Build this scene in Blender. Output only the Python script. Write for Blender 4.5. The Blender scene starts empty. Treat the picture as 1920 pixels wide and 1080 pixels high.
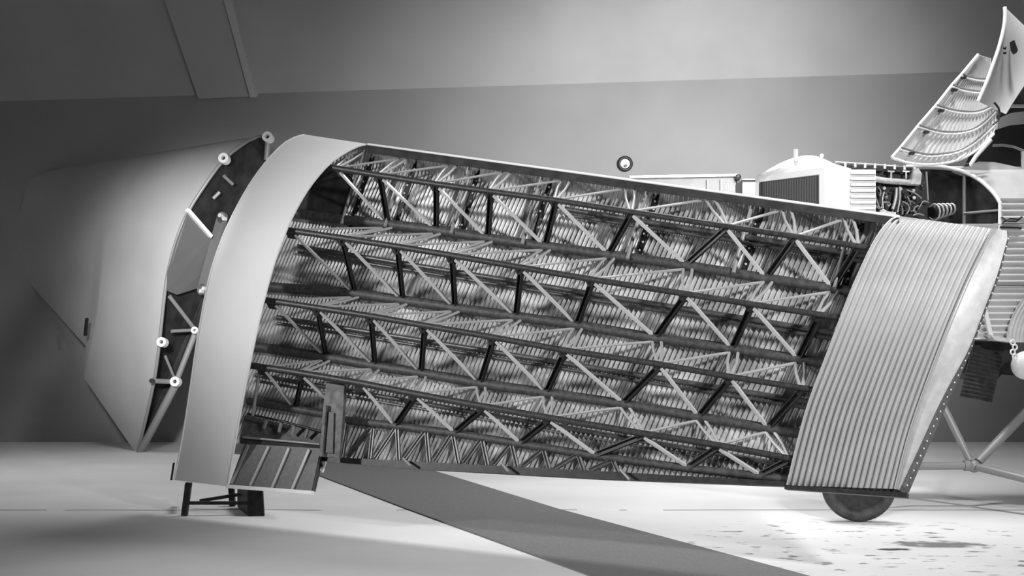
import bpy, math, random
from mathutils import Vector, Matrix
random.seed(4)
R = math.radians
C = bpy.context.scene.collection
SC = bpy.context.scene

# ------------------------------------------------------------------ camera, world, lights, exposure
F = 2000.0; HC = 1.84; HZ = 650.0
CAM = Vector((0, 0, HC))
cd = bpy.data.cameras.new('camera'); cam = bpy.data.objects.new('camera', cd); C.objects.link(cam)
cam.location = CAM; cam.rotation_euler = (R(90), 0, 0)
cd.sensor_width = 36; cd.lens = F / 1920 * 36; cd.shift_y = (HZ - 540) / 1920
cd.clip_end = 200
SC.camera = cam
w = bpy.data.worlds.new('world'); SC.world = w; w.use_nodes = True
w.node_tree.nodes['Background'].inputs[0].default_value = (1, 1, 1, 1)
w.node_tree.nodes['Background'].inputs[1].default_value = 0.075
SC.view_settings.view_transform = 'Standard'
SC.view_settings.look = 'None'
SC.view_settings.exposure = 0.0
SC.view_settings.gamma = 1.0
SC.view_settings.use_curve_mapping = False

def area(name, loc, target, size, power, spread=180):
    d = bpy.data.lights.new(name, 'AREA'); d.energy = power; d.size = size; d.spread = R(spread)
    o = bpy.data.objects.new(name, d); C.objects.link(o); o.location = loc
    o.rotation_euler = (Vector(target) - Vector(loc)).to_track_quat('-Z', 'Y').to_euler()
def spot(name, loc, target, power, angle, blend, rad=.5):
    d = bpy.data.lights.new(name, 'SPOT'); d.energy = power; d.spot_size = R(angle); d.spot_blend = blend
    d.shadow_soft_size = rad
    o = bpy.data.objects.new(name, d); C.objects.link(o); o.location = loc
    o.rotation_euler = (Vector(target) - Vector(loc)).to_track_quat('-Z', 'Y').to_euler()
spot('studio_lamp_key', (4.8, 1.6, 5.0), (2.0, 10.2, 2.2), 3300, 60, .9, .35)
spot('added_fill_side', (-12.5, 7.2, 5.0), (3.0, 9.3, 1.8), 5500, 42, 1.0, .4)  # added fill from the left for band, tubes and inner skin
spot('added_fill_top', (5.2, 9.8, 9.6), (6.0, 12.8, 1.0), 1500, 66, 1.0, .4)  # added overhead fill that models the deck, cowl and flank corrugations
spot('studio_lamp_backdrop', (3.6, 13.5, 5.3), (3.2, 20.6, 4.8), 2800, 102, 1.0, .8)
area('added_fill_floor', (2.4, 13.6, 9.8), (2.2, 13.4, 0), 3.0, 330, 100)  # added to brighten the floor under the wing
area('added_fill_left', (-7.0, 15.0, 9.0), (-7.0, 15.6, 0), 2.0, 50, 70)  # added faint fill for the left floor and the stub's top edge
spot('added_fill_stub', (-3.9, 7.6, 3.9), (-4.9, 18.2, 2.7), 6800, 32, 1.0, .5)  # added to brighten the open end of the stub

# ------------------------------------------------------------------ materials (all procedural, greyscale)
def mat(name, v, rough=.5, metal=0.0, noise=None, bump=None):
    """noise = (scale, low, high, detail) multiplies the base value; bump = (scale, strength)"""
    m = bpy.data.materials.new(name); m.use_nodes = True
    nt = m.node_tree; b = nt.nodes['Principled BSDF']
    b.inputs['Roughness'].default_value = rough; b.inputs['Metallic'].default_value = metal
    b.inputs['Base Color'].default_value = (v, v, v, 1)
    tc = nt.nodes.new('ShaderNodeNewGeometry')
    if noise:
        n = nt.nodes.new('ShaderNodeTexNoise'); n.inputs['Scale'].default_value = noise[0]
        n.inputs['Detail'].default_value = noise[3] if len(noise) > 3 else 4
        r = nt.nodes.new('ShaderNodeValToRGB')
        r.color_ramp.elements[0].position = .35; r.color_ramp.elements[1].position = .68
        a = v * noise[1]; c = v * noise[2]
        r.color_ramp.elements[0].color = (a, a, a, 1); r.color_ramp.elements[1].color = (c, c, c, 1)
        nt.links.new(tc.outputs['Position'], n.inputs['Vector'])
        nt.links.new(n.outputs['Fac'], r.inputs[0]); nt.links.new(r.outputs[0], b.inputs['Base Color'])
    if bump:
        n2 = nt.nodes.new('ShaderNodeTexNoise'); n2.inputs['Scale'].default_value = bump[0]
        bp = nt.nodes.new('ShaderNodeBump'); bp.inputs['Strength'].default_value = bump[1]
        nt.links.new(tc.outputs['Position'], n2.inputs['Vector'])
        nt.links.new(n2.outputs['Fac'], bp.inputs['Height']); nt.links.new(bp.outputs[0], b.inputs['Normal'])
    return m
M = {
 'wall': mat('wall_plaster', .33, .95, noise=(.5, .9, 1.05), bump=(3, .05)),
 'ceil': mat('ceiling_canvas', .44, .95, noise=(.7, .92, 1.05)),
 'beam': mat('ceiling_strip_paint', .44, .9),
 'batten': mat('light_batten_wood', .55, .8),
 'band': mat('smooth_sheet', .80, .7, .0, noise=(1.2, .97, 1.03)),
 'panel': mat('corrugated_sheet', .54, .4, .3, noise=(6, .95, 1.03)),
 'rim': mat('rim_sheet', .44, .45, .0, noise=(14, .88, 1.08)),
 'rim_dark': mat('riveted_flange', .13, .5, .3, noise=(30, .7, 1.3)),
 'rivet': mat('rivet_metal', .7, .4, .2),
 'skin_in': mat('inner_corrugated_sheet', .72, .38, .5, noise=(3.2, .5, 1.1, 6)),
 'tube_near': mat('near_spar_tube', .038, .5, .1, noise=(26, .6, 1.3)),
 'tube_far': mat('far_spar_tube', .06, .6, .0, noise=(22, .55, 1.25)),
 'strut_d': mat('shaded_channel_tone', .02, .45, .3, noise=(20, .6, 1.4)),  # strut alloy with the shade of the uprights put into the colour
 'strut_l': mat('lit_channel_tone', .7, .35, .3),  # strut alloy with the light on the diagonals put into the colour
 'brace': mat('light_brace', .55, .38, .3),
 'string': mat('stringer_metal', .09, .4, .3, noise=(18, .7, 1.2)),
 'rib': mat('rib_metal', .3, .45, .2),
 'black': mat('blackened_steel', .018, .5, .1, noise=(15, .5, 1.5)),
 'plate': mat('stained_plate', .10, .6, .1, noise=(14, .5, 1.4, 6)),
 'plate_d': mat('dark_plate', .03, .8, .0, noise=(8, .6, 1.4)),
 'ail': mat('aileron_sheet', .13, .55, .1, noise=(22, .85, 1.1)),
 'white': mat('white_paint', .88, .5),
 'cream': mat('cowl_paint', .86, .5, noise=(3, .95, 1.02)),
 'stub': mat('stub_skin', .5, .55, .0, noise=(.8, .93, 1.05)),
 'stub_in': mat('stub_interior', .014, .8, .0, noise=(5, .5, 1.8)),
 'grey': mat('grey_plate', .13, .6, .0),
 'rodg': mat('grey_rod', .3, .45, .2),
 'fus': mat('fuselage_sheet', .68, .5, .1, noise=(4, .95, 1.04)),
 'deck': mat('deck_sheet', .62, .5, .1, noise=(4, .9, 1.05)),
 'cowl': mat('open_cowl_sheet', .8, .45, .1),
 'engine': mat('engine_block', .012, .5, .1, noise=(20, .5, 1.8)),
 'engine_l': mat('engine_alloy', .6, .4, .3, noise=(20, .8, 1.1)),
 'core': mat('radiator_core', .075, .6, .1),
 'tyre': mat('tyre_rubber', .03, .75, noise=(12, .6, 1.6)),
 'tread': mat('tyre_sidewall', .045, .7, noise=(12, .6, 1.5)),
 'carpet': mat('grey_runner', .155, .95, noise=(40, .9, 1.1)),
 'screen': mat('screen_board', .14, .8, noise=(5, .9, 1.08)),
 'glass_d': mat('dark_window', .03, .25),
 'disc': mat('wall_disc_face', .8, .4),
}
def wave_lines(m, scale, depth, axis='X'):
    """fine vertical fins in the base colour of the radiator core"""
    nt = m.node_tree; b = nt.nodes['Principled BSDF']
    g = nt.nodes.new('ShaderNodeNewGeometry'); wv = nt.nodes.new('ShaderNodeTexWave')
    wv.bands_direction = axis; wv.inputs['Scale'].default_value = scale; wv.inputs['Distortion'].default_value = 1.5
    r = nt.nodes.new('ShaderNodeValToRGB')
    r.color_ramp.elements[0].color = (.035, .035, .035, 1); r.color_ramp.elements[1].color = (depth, depth, depth, 1)
    nt.links.new(g.outputs['Position'], wv.inputs['Vector']); nt.links.new(wv.outputs['Fac'], r.inputs[0])
    nt.links.new(r.outputs[0], b.inputs['Base Color'])
wave_lines(M['core'], 13, .12)

def floor_material():
    m = bpy.data.materials.new('concrete_floor'); m.use_nodes = True
    nt = m.node_tree; b = nt.nodes['Principled BSDF']; b.inputs['Roughness'].default_value = .7
    g = nt.nodes.new('ShaderNodeNewGeometry')
    def noise(sx, sy, det, seed):
        mp = nt.nodes.new('ShaderNodeMapping'); mp.inputs['Scale'].default_value = (sx, sy, 1)
        mp.inputs['Location'].default_value = (seed, seed * .7, 0)
        n = nt.nodes.new('ShaderNodeTexNoise'); n.inputs['Scale'].default_value = 1; n.inputs['Detail'].default_value = det
        nt.links.new(g.outputs['Position'], mp.inputs[0]); nt.links.new(mp.outputs[0], n.inputs['Vector']); return n
    n1 = noise(.35, .5, 4, 3.1); r1 = nt.nodes.new('ShaderNodeValToRGB')
    r1.color_ramp.elements[0].position = .3; r1.color_ramp.elements[1].position = .7
    r1.color_ramp.elements[0].color = (.60, .60, .60, 1); r1.color_ramp.elements[1].color = (.76, .76, .76, 1)
    nt.links.new(n1.outputs['Fac'], r1.inputs[0])
    # scattered dark chips, densest in front of the wheel
    n2 = noise(4.2, 9.5, 4, 9.3); r2 = nt.nodes.new('ShaderNodeValToRGB')
    r2.color_ramp.elements[0].position = .60; r2.color_ramp.elements[1].position = .66
    nt.links.new(n2.outputs['Fac'], r2.inputs[0])
    sep = nt.nodes.new('ShaderNodeSeparateXYZ'); nt.links.new(g.outputs['Position'], sep.inputs[0])
    def mth(op, a, bb=None, cc=None):
        n = nt.nodes.new('ShaderNodeMath'); n.operation = op
        for i, v in enumerate((a, bb, cc)):
            if v is None: continue
            if isinstance(v, (int, float)): n.inputs[i].default_value = v
            else: nt.links.new(v, n.inputs[i])
        return n.outputs[0]
    def spotmask(cx, cy, rx, ry):
        dx = mth('DIVIDE', mth('SUBTRACT', sep.outputs[0], cx), rx); dy = mth('DIVIDE', mth('SUBTRACT', sep.outputs[1], cy), ry)
        d = mth('ADD', mth('MULTIPLY', dx, dx), mth('MULTIPLY', dy, dy)); return mth('SUBTRACT', 1.0, d)
    area_m = nt.nodes.new('ShaderNodeClamp'); nt.links.new(mth('MULTIPLY', spotmask(3.5, 9.8, 2.4, 1.7), 2.0), area_m.inputs[0])
    chips = mth('MULTIPLY', mth('MULTIPLY', r2.outputs[0], area_m.outputs[0]), .75)
    # two worn dark patches
    nz = noise(7, 9, 4, 1.7)
    def patch(cx, cy, rx, ry, k):
        v = mth('ADD', spotmask(cx, cy, rx, ry), mth('MULTIPLY', mth('SUBTRACT', nz.outputs['Fac'], .5), 2.6))
        c = nt.nodes.new('ShaderNodeClamp'); nt.links.new(mth('MULTIPLY', v, 1.4), c.inputs[0]); return mth('MULTIPLY', c.outputs[0], k)
    p1 = patch(3.97, 9.93, .50, .20, .8); p2 = patch(3.46, 9.68, .17, .07, 1.0)
    # seams between the concrete bays, parallel to the wall
    nw = noise(.8, .8, 2, 5); nb = noise(.9, .4, 3, 12)
    def seam(y0, wd, thr):
        d = mth('ABSOLUTE', mth('SUBTRACT', mth('ADD', sep.outputs[1], mth('MULTIPLY', nw.outputs['Fac'], .10)), y0 + .05))
        s = mth('LESS_THAN', d, wd); return mth('MULTIPLY', s, mth('GREATER_THAN', nb.outputs['Fac'], thr))
    s1 = seam(12.02, .022, .42)
    s2 = seam(8.1, .008, .5)
    tot = mth('MAXIMUM', mth('MAXIMUM', chips, mth('MAXIMUM', p1, p2)), mth('MULTIPLY', mth('MAXIMUM', s1, s2), .8))
    mix = nt.nodes.new('ShaderNodeMix'); mix.data_type = 'RGBA'
    nt.links.new(tot, mix.inputs[0]); nt.links.new(r1.outputs[0], mix.inputs[6]); mix.inputs[7].default_value = (.05, .05, .05, 1)
    nt.links.new(mix.outputs[2], b.inputs['Base Color'])
    return m
M['floor'] = floor_material()

# ------------------------------------------------------------------ mesh helpers
class MB:
    def __init__(s): s.v = []; s.f = []
    def add(s, vs, fs):
        o = len(s.v); s.v += [Vector(p) for p in vs]; s.f += [tuple(i + o for i in f) for f in fs]
    def tube(s, pts, r, n=12, cap=True):
        pts = [Vector(p) for p in pts]; rr = r if isinstance(r, (list, tuple)) else [r] * len(pts)
        vs = []; fs = []; up = None
        for i, p in enumerate(pts):
            d = (pts[min(i + 1, len(pts) - 1)] - pts[max(i - 1, 0)]).normalized()
            if up is None:
                up = Vector((0, 0, 1)) if abs(d.z) < .9 else Vector((1, 0, 0))
            a = d.cross(up).normalized(); b = a.cross(d).normalized(); up = b
            for k in range(n):
                t = 2 * math.pi * k / n; vs.append(p + (a * math.cos(t) + b * math.sin(t)) * rr[i])
        for i in range(len(pts) - 1):
            for k in range(n):
                fs.append((i * n + k, i * n + (k + 1) % n, (i + 1) * n + (k + 1) % n, (i + 1) * n + k))
        if cap:
            fs.append(tuple(range(n))[::-1]); fs.append(tuple((len(pts) - 1) * n + k for k in range(n)))
        s.add(vs, fs); return s
    def bar(s, p0, p1, wd, dp, up):
        """rectangular bar: wd across, dp along `up` (the facing direction)"""
        p0 = Vector(p0); p1 = Vector(p1); d = (p1 - p0).normalized(); up = Vector(up)
        a = d.cross(up).normalized(); b = a.cross(d).normalized()
        vs = [p + a * i * wd / 2 + b * j * dp / 2 for p in (p0, p1) for i, j in ((-1, -1), (1, -1), (1, 1), (-1, 1))]
        s.add(vs, [(0, 1, 2, 3), (7, 6, 5, 4), (0, 4, 5, 1), (1, 5, 6, 2), (2, 6, 7, 3), (3, 7, 4, 0)]); return s
    def channel(s, p0, p1, wd, dp, up, th=.006):
        """U section open towards `up`"""
        p0 = Vector(p0); p1 = Vector(p1); d = (p1 - p0).normalized(); up = Vector(up)
        a = d.cross(up).normalized(); b = a.cross(d).normalized(); h = wd / 2
        prof = [(-h, dp / 2), (-h, -dp / 2), (h, -dp / 2), (h, dp / 2), (h - th, dp / 2), (h - th, -dp / 2 + th), (-h + th, -dp / 2 + th), (-h + th, dp / 2)]
        vs = [p + a * x + b * y for p in (p0, p1) for x, y in prof]; n = 8
        fs = [(k, (k + 1) % n, n + (k + 1) % n, n + k) for k in range(n)] + [(0, 1, 6, 7), (1, 2, 5, 6), (2, 3, 4, 5), (15, 14, 9, 8), (14, 13, 10, 9), (13, 12, 11, 10)]
        s.add(vs, fs); return s
    def prism(s, poly, off):
        n = len(poly); off = Vector(off); poly = [Vector(p) for p in poly]
        s.add(poly + [p + off for p in poly], [tuple(range(n)), tuple(range(2 * n - 1, n - 1, -1))] +
              [(k, n + k, n + (k + 1) % n, (k + 1) % n) for k in range(n)]); return s
    def grid(s, rows):
        n = len(rows[0]); vs = [p for r in rows for p in r]
        s.add(vs, [(i * n + j, i * n + j + 1, (i + 1) * n + j + 1, (i + 1) * n + j) for i in range(len(rows) - 1) for j in range(n - 1)]); return s
    def sheet(s, rows, off):
        """grid with thickness: every vertex repeated at +off and the rim closed"""
        n = len(rows[0]); m = len(rows); off = Vector(off); N = n * m
        vs = [Vector(p) for r in rows for p in r]; vs = vs + [p + off for p in vs]; fs = []
        for i in range(m - 1):
            for j in range(n - 1):
                a = i * n + j; fs.append((a, a + 1, a + n + 1, a + n)); fs.append((N + a + n, N + a + n + 1, N + a + 1, N + a))
        for j in range(n - 1):
            fs.append((j, N + j, N + j + 1, j + 1)); a = (m - 1) * n + j; fs.append((a, a + 1, N + a + 1, N + a))
        for i in range(m - 1):
            a = i * n; fs.append((a, a + n, N + a + n, N + a)); a = i * n + n - 1; fs.append((a, N + a, N + a + n, a + n))
        s.add(vs, fs); return s
    def disc(s, c, axis, r, th, n=24, r_in=0):
        c = Vector(c); ax = Vector(axis).normalized(); a = ax.orthogonal().normalized(); b = ax.cross(a)
        def ring(rad, h): return [c + ax * h + (a * math.cos(2 * math.pi * k / n) + b * math.sin(2 * math.pi * k / n)) * rad for k in range(n)]
        if r_in <= 0:
            s.add(ring(r, -th / 2) + ring(r, th / 2), [tuple(range(n))[::-1], tuple(range(n, 2 * n))] + [(k, (k + 1) % n, n + (k + 1) % n, n + k) for k in range(n)])
        else:
            vs = ring(r, -th / 2) + ring(r, th / 2) + ring(r_in, th / 2) + ring(r_in, -th / 2); fs = []
            for q in range(4):
                for k in range(n): fs.append((q * n + k, q * n + (k + 1) % n, ((q + 1) % 4) * n + (k + 1) % n, ((q + 1) % 4) * n + k))
            s.add(vs, fs)
        return s
    def torus(s, c, axis, rr, r, n=40, m=12):
        c = Vector(c); ax = Vector(axis).normalized(); a = ax.orthogonal().normalized(); b = ax.cross(a); vs = []; fs = []
        for i in range(n):
            d = a * math.cos(2 * math.pi * i / n) + b * math.sin(2 * math.pi * i / n)
            for j in range(m):
                t = 2 * math.pi * j / m; vs.append(c + d * (rr + r * math.cos(t)) + ax * r * math.sin(t))
        for i in range(n):
            for j in range(m): fs.append((i * m + j, ((i + 1) % n) * m + j, ((i + 1) % n) * m + (j + 1) % m, i * m + (j + 1) % m))
        s.add(vs, fs); return s
    def ball(s, c, r, n=20, sx=(1, 1, 1)):
        c = Vector(c); vs = []; fs = []; m = n // 2
        for i in range(m + 1):
            th = math.pi * i / m
            for j in range(n):
                p = 2 * math.pi * j / n; vs.append(c + Vector((math.sin(th) * math.cos(p) * sx[0], math.sin(th) * math.sin(p) * sx[1], math.cos(th) * sx[2])) * r)
        for i in range(m):
            for j in range(n): fs.append((i * n + j, (i + 1) * n + j, (i + 1) * n + (j + 1) % n, i * n + (j + 1) % n))
        s.add(vs, fs); return s
def obj(name, mb, m, parent=None, smooth=False, label=None):
    c = Vector((0, 0, 0))
    lo = Vector([min(v[i] for v in mb.v) for i in range(3)]); hi = Vector([max(v[i] for v in mb.v) for i in range(3)]); c = (lo + hi) / 2
    if parent is None: c.z = lo.z
    me = bpy.data.meshes.new(name); me.from_pydata([v - c for v in mb.v], [], mb.f); me.update()
    import bmesh
    bm = bmesh.new(); bm.from_mesh(me); bmesh.ops.recalc_face_normals(bm, faces=bm.faces); bm.to_mesh(me); bm.free()
    me.materials.append(M[m] if isinstance(m, str) else m)
    o = bpy.data.objects.new(name, me); C.objects.link(o)
    if smooth:
        for p in me.polygons: p.use_smooth = True
        try: me.set_sharp_from_angle(angle=R(50))
        except Exception: pass
    base = Vector((0, 0, 0)); q = parent
    while q: base += q.location; q = q.parent
    o.location = c - base; o.parent = parent
    if label: o['label'] = label
    return o
def thing(name, label, cat, loc, group=None):
    o = bpy.data.objects.new(name, None); C.objects.link(o); o.location = loc; o.empty_display_size = .3
    o['label'] = label; o['category'] = cat
    if group: o['group'] = group
    return o
def tag(o, label, cat, group=None):
    o['label'] = label; o['category'] = cat
    if group: o['group'] = group
    return o
def struct(name, mb, m):
    o = obj(name, mb, m); o['kind'] = 'structure'; return o

def ray(x, y): return Vector(((x - 960) / F, 1, -(y - HZ) / F))
def P(x, y, Y): return CAM + ray(x, y) * Y
class Plane:
    """a tilted work plane in the hall; at(x, y, w) = point of the plane lifted by w along its normal"""
    def __init__(s, phi, lean, x, y, Y):
        p = R(phi); l = R(lean)
        s.n = Vector((-math.sin(p) * math.cos(l), -math.cos(p) * math.cos(l), math.sin(l))); s.a = P(x, y, Y)
        s.k = s.n.dot(s.a - CAM)
    def at(s, x, y, w=0):
        r = ray(x, y); return CAM + r * ((s.k + w) / s.n.dot(r))
def lerp(a, b, t): return a + (b - a) * t
def resample(pts, n):
    pts = [Vector(p) for p in pts]; L = [0]
    for i in range(1, len(pts)): L.append(L[-1] + (pts[i].to_2d() - pts[i - 1].to_2d()).length if len(pts[i]) > 2 else L[-1] + (pts[i] - pts[i - 1]).length)
    out = []
    for k in range(n):
        s = L[-1] * k / (n - 1); i = 1
        while i < len(pts) - 1 and L[i] < s: i += 1
        t = (s - L[i - 1]) / max(1e-9, L[i] - L[i - 1]); out.append(lerp(pts[i - 1], pts[i], t))
    return out
def smoothpoly(pts, it=2):
    for _ in range(it):
        q = [pts[0]]
        for a, b in zip(pts, pts[1:]):
            a = Vector(a); b = Vector(b); q += [lerp(a, b, .25), lerp(a, b, .75)]
        q.append(pts[-1]); pts = [Vector(p) for p in q]
    return pts

# ------------------------------------------------------------------ the hall
YW = 20.6
zl, zr = 6.42, 7.44
xl, xr = -16.0, 16.0
def wall_top(x): return lerp(P(0, 190, YW).z, P(1920, 131, YW).z, (x + 9.888) / 19.776)
struct('floor', MB().prism([(-16, -3, -.1), (16, -3, -.1), (16, YW + .3, -.1), (-16, YW + .3, -.1)], (0, 0, .1)), 'floor')
struct('wall_back', MB().prism([(xl, YW, 0), (xr, YW, 0), (xr, YW, wall_top(xr)), (xl, YW, wall_top(xl))], (0, .2, 0)), 'wall')
lean = Vector((-.10, -.62, 1.0))
def cp(x, y, lift=0):
    """point of the sloping canvas ceiling that shows at x, y"""
    a = Vector((xl, YW, wall_top(xl))); b = Vector((xr, YW, wall_top(xr))); n = (b - a).cross(lean).normalized()
    if n.y > 0: n = -n
    r = ray(x, y); return CAM + r * ((n.dot(a - CAM) + lift) / n.dot(r)), n
a = Vector((xl, YW, wall_top(xl))); b = Vector((xr, YW, wall_top(xr)))
n_c = cp(0, 0)[1]
struct('ceiling', MB().prism([a, b, b + lean * 6, a + lean * 6], -n_c * .15), 'ceil')
def ceil_poly(pts, th):
    mb = MB(); mb.prism([cp(x, y, .002)[0] for x, y in pts], n_c * th); return mb
struct('trim_1', ceil_poly([(374, 182), (312, 0), (243, -200), (352, -200), (424, 0), (472, 178)], .10), 'beam')
struct('trim_2', ceil_poly([(472, 178), (424, 0), (352, -200), (364, -200), (438, 0), (484, 177)], .16), 'batten')

# round fixture on the wall
wl = thing('wall_lamp', 'small round wall fixture with dark ring and pale centre above the wing', 'lamp', P(1172, 307, YW))
obj('ring', MB().torus(P(1172, 307, YW - .04), (0, 1, 0), .118, .034, 40, 10), 'black', wl, True)
obj('face', MB().disc(P(1172, 307, YW - .03), (0, 1, 0), .1, .05, 32), 'disc', wl)
obj('boss', MB().disc(P(1173, 311, YW - .08), (0, 1, 0), .03, .06, 16), 'grey', wl)

# grey runner on the floor
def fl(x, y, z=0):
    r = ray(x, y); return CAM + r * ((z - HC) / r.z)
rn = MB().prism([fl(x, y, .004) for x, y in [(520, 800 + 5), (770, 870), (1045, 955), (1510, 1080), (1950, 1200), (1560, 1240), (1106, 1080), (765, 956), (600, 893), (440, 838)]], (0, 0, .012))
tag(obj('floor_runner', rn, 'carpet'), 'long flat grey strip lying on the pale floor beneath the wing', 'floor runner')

# tall boarded screen far behind the wing
sc_ = thing('folding_screen', 'pale grey boarded screen standing far behind, topped by a white edge', 'screen', P(1300, 866, 17))
obj('board', MB().prism([fl(1215, 866) * 1, P(1384, 866, 17), P(1384, 331, 17), P(1215, 333, 17)] if False else [P(1180, 866, 17), P(1384, 866, 17), P(1384, 331, 17), P(1180, 334, 17)], (0, .08, 0)), 'screen', sc_)
obj('top_rail', MB().bar(P(1180, 332.5, 16.98), P(1384, 329, 16.98), .035, .10, (0, -1, 0)), 'white', sc_, label='white painted top rail')
obj('post', MB().bar(P(1384, 866, 16.95), P(1384, 329, 16.95), .04, .05, (0, -1, 0)), 'plate_d', sc_, label='dark end post')
obj('hook', MB().ball(P(1384, 332, 16.9), .05, 12), 'black', sc_)
for x, wd in ((1352, .03), (1326, .015)):
    obj('joint_strip', MB().bar(P(x, 866, 16.97), P(x, 336, 16.97), wd, .03, (0, -1, 0)), 'grey', sc_)
sb = thing('cupboard', 'plain pale cabinet side just left of the radiator housing', 'cabinet', P(1403, 880, 16.0))
obj('body', MB().prism([P(1392, 880, 16.0), P(1424, 880, 16.0), P(1424, 337, 16.0), P(1392, 337, 16.0)], (0, .5, 0)), 'screen', sb)
obj('top_edge', MB().bar(P(1391, 337, 15.97), P(1425, 337, 15.97), .02, .06, (0, -1, 0)), 'grey', sb)

# ------------------------------------------------------------------ the big stripped wing
W = Plane(30, 12, 690, 270, 11.4)
N = W.n
wing = thing('aircraft_wing', 'long aeroplane wing stood on edge with skin cut away to show its tube lattice', 'aircraft wing', W.at(900, 880))
LE = (Vector((690, 270)), Vector((1686, 406))); TE = (Vector((447, 851)), Vector((1478, 912)))
A0, A1 = W.at(*LE[0]), W.at(*TE[0]); B0, B1 = W.at(*LE[1]), W.at(*TE[1])
def WP(u, t, w):
    return lerp(lerp(A0, A1, t), lerp(B0, B1, t), u) + N * w
# inner face of the far skin, corrugated chordwise
span = (B0 - A0).length; pitch = .0475
u0, u1 = -.145, 1.21
nc = int(span * (u1 - u0) / pitch); sub = 6; amp = .0165
def farprof(t): return -.14 * min(1, (t / .06)) ** .5 * (1 - .55 * t)
ts = [0, .004, .012, .03, .06] + [.06 + .94 * k / 14 for k in range(1, 15)]
UL = {}
TIPL = [(432, 1886), (458, 1882), (522, 1866), (574, 1845), (640, 1820), (703, 1794), (770, 1762), (835, 1733), (926, 1696)]
def ulim(t):
    if t in UL: return UL[t]
    lo, hi = .9, 1.5
    for _ in range(30):
        m_ = (lo + hi) / 2; q = WP(m_, t, farprof(t)) - CAM; x = 960 + F * q.x / q.y; y = HZ - F * q.z / q.y; k = 1
        while k < len(TIPL) - 1 and TIPL[k][0] < y: k += 1
        (ya, xa), (yb, xb) = TIPL[k - 1], TIPL[k]; xe = xa + (xb - xa) * max(0, (y - ya)) / (yb - ya)
        if x < xe: lo = m_
        else: hi = m_
    UL[t] = lo; return lo
rows = []
for i in range(nc * sub + 1):
    u = u0 + (u1 - u0) * i / (nc * sub)
    c = amp * math.cos(2 * math.pi * i / sub)
    rows.append([WP(min(u, ulim(t)), t, farprof(t) + c * min(1, t / .02)) for t in ts])
obj('far_skin', MB().sheet(rows, -N * .004), 'skin_in', wing, True, 'corrugated metal skin seen from inside')
# leading edge lip, the shade on its inner side put into the dark colour
lip = []
for k in range(30):
    u = k / 29.
    x = lerp(LE[0].x, LE[1].x, u); y = lerp(LE[0].y, LE[1].y, u)
    lip.append([W.at(x, y, -.03), W.at(x, y + .5, .0), W.at(x, y + 6, .035), W.at(x + 0, y + 17, .045)])
obj('leading_edge_lip', MB().sheet(lip, N * .006), 'plate_d', wing)
obj('edge_bead', MB().tube([W.at(690, 270.5, .02), W.at(1686, 406, .02)], .012, 8), 'white', wing, True, 'bright rolled edge')
# trailing edge member
te = MB()
te.prism([W.at(602, 856, .03), W.at(1120, 883, .03), W.at(1478, 903, .03), W.at(1478, 912, .03), W.at(1120, 898, .03), W.at(760, 878, .03), W.at(640, 868, .03), W.at(602, 864, .03)], -N * .10)
obj('trailing_edge_member', te, 'black', wing)
for x, y, x2, y2 in ((940, 868, 953, 883), (1163, 880, 1180, 899), (757, 860, 769, 872)):
    obj('hinge_pin', MB().tube([W.at(x, y, .06), W.at(x2, y2, .10)], .012, 8), 'rodg', wing, True)
# spar tubes: (x0,y0,x1,y1, w root, w tip, px radius, near?)
TUB = {
 1: ((606, 311.5), (1656, 469), .30, .10, 5.6), 2: ((545, 398), (1610, 549), -.055, -.055, 9.2),
 3: ((522, 429), (1592, 598), .52, .25, 5.8), 4: ((480, 534), (1560, 682), -.055, -.055, 9.4),
 5: ((484, 560), (1540, 734), .52, .20, 5.8), 6: ((462, 648), (1510, 816), -.055, -.055, 9.4),
 7: ((462, 684), (1498, 863), .36, .05, 6.4), 8: ((648, 787), (1500, 901), -.035, -.035, 7.6),
}
BEND = {1: [(622, 314), (713, 329), (817, 345), (1046, 376), (1182, 397), (1360, 424), (1489, 443), (1637, 466)],
 2: [(557, 400), (643, 412), (725, 420), (817, 431), (978, 456), (1094, 471), (1289, 498), (1400, 516), (1595, 546)],
 3: [(536, 431), (646, 447), (750, 463), (848, 479), (975, 501), (1111, 524), (1286, 551), (1400, 569), (1570, 595)],
 4: [(505, 538), (664, 550), (900, 584), (1081, 609), (1217, 632), (1367, 653), (1540, 680)],
 5: [(494, 562), (594, 577), (698, 593), (794, 610), (900, 628), (1060, 657), (1237, 683), (1367, 706), (1518, 730)],
 6: [(479, 650), (605, 668), (709, 687), (790, 699), (900, 719), (1167, 757), (1307, 781), (1493, 812)],
 7: [(475, 686), (561, 699), (679, 719), (775, 738), (900, 761), (1027, 783), (1200, 812), (1343, 834), (1483, 860)],
 8: [(650, 788), (735, 798), (850, 812), (980, 833), (1117, 855), (1290, 878), (1417, 892), (1480, 898)]}
def tub_y(k, x):
    p = BEND[k]
    i = 1
    while i < len(p) - 1 and p[i][0] < x: i += 1
    (a, b), (c, d) = p[i - 1], p[i]; return b + (d - b) * (x - a) / (c - a)
def tub_w(k, x):
    a, b, wr, wt, _ = TUB[k]; t = (x - a[0]) / (b[0] - a[0]); return wr + (wt - wr) * t
def TN(k, x, dy=0, dw=0): return W.at(x, tub_y(k, x) + dy, tub_w(k, x) + dw)
for k in TUB:
    a, b, wr, wt, pr = TUB[k]
    xs = [a[0] + (b[0] - a[0]) * i / 24 for i in range(25)]
    pts = [TN(k, x) for x in xs]
    rad = [pr * (p.y / F) for p in pts]
    # slight taper kept smooth
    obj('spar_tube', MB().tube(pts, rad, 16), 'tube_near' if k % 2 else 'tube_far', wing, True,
        'near spar tube' if k % 2 else 'thick spar tube lying on the far skin')
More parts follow.
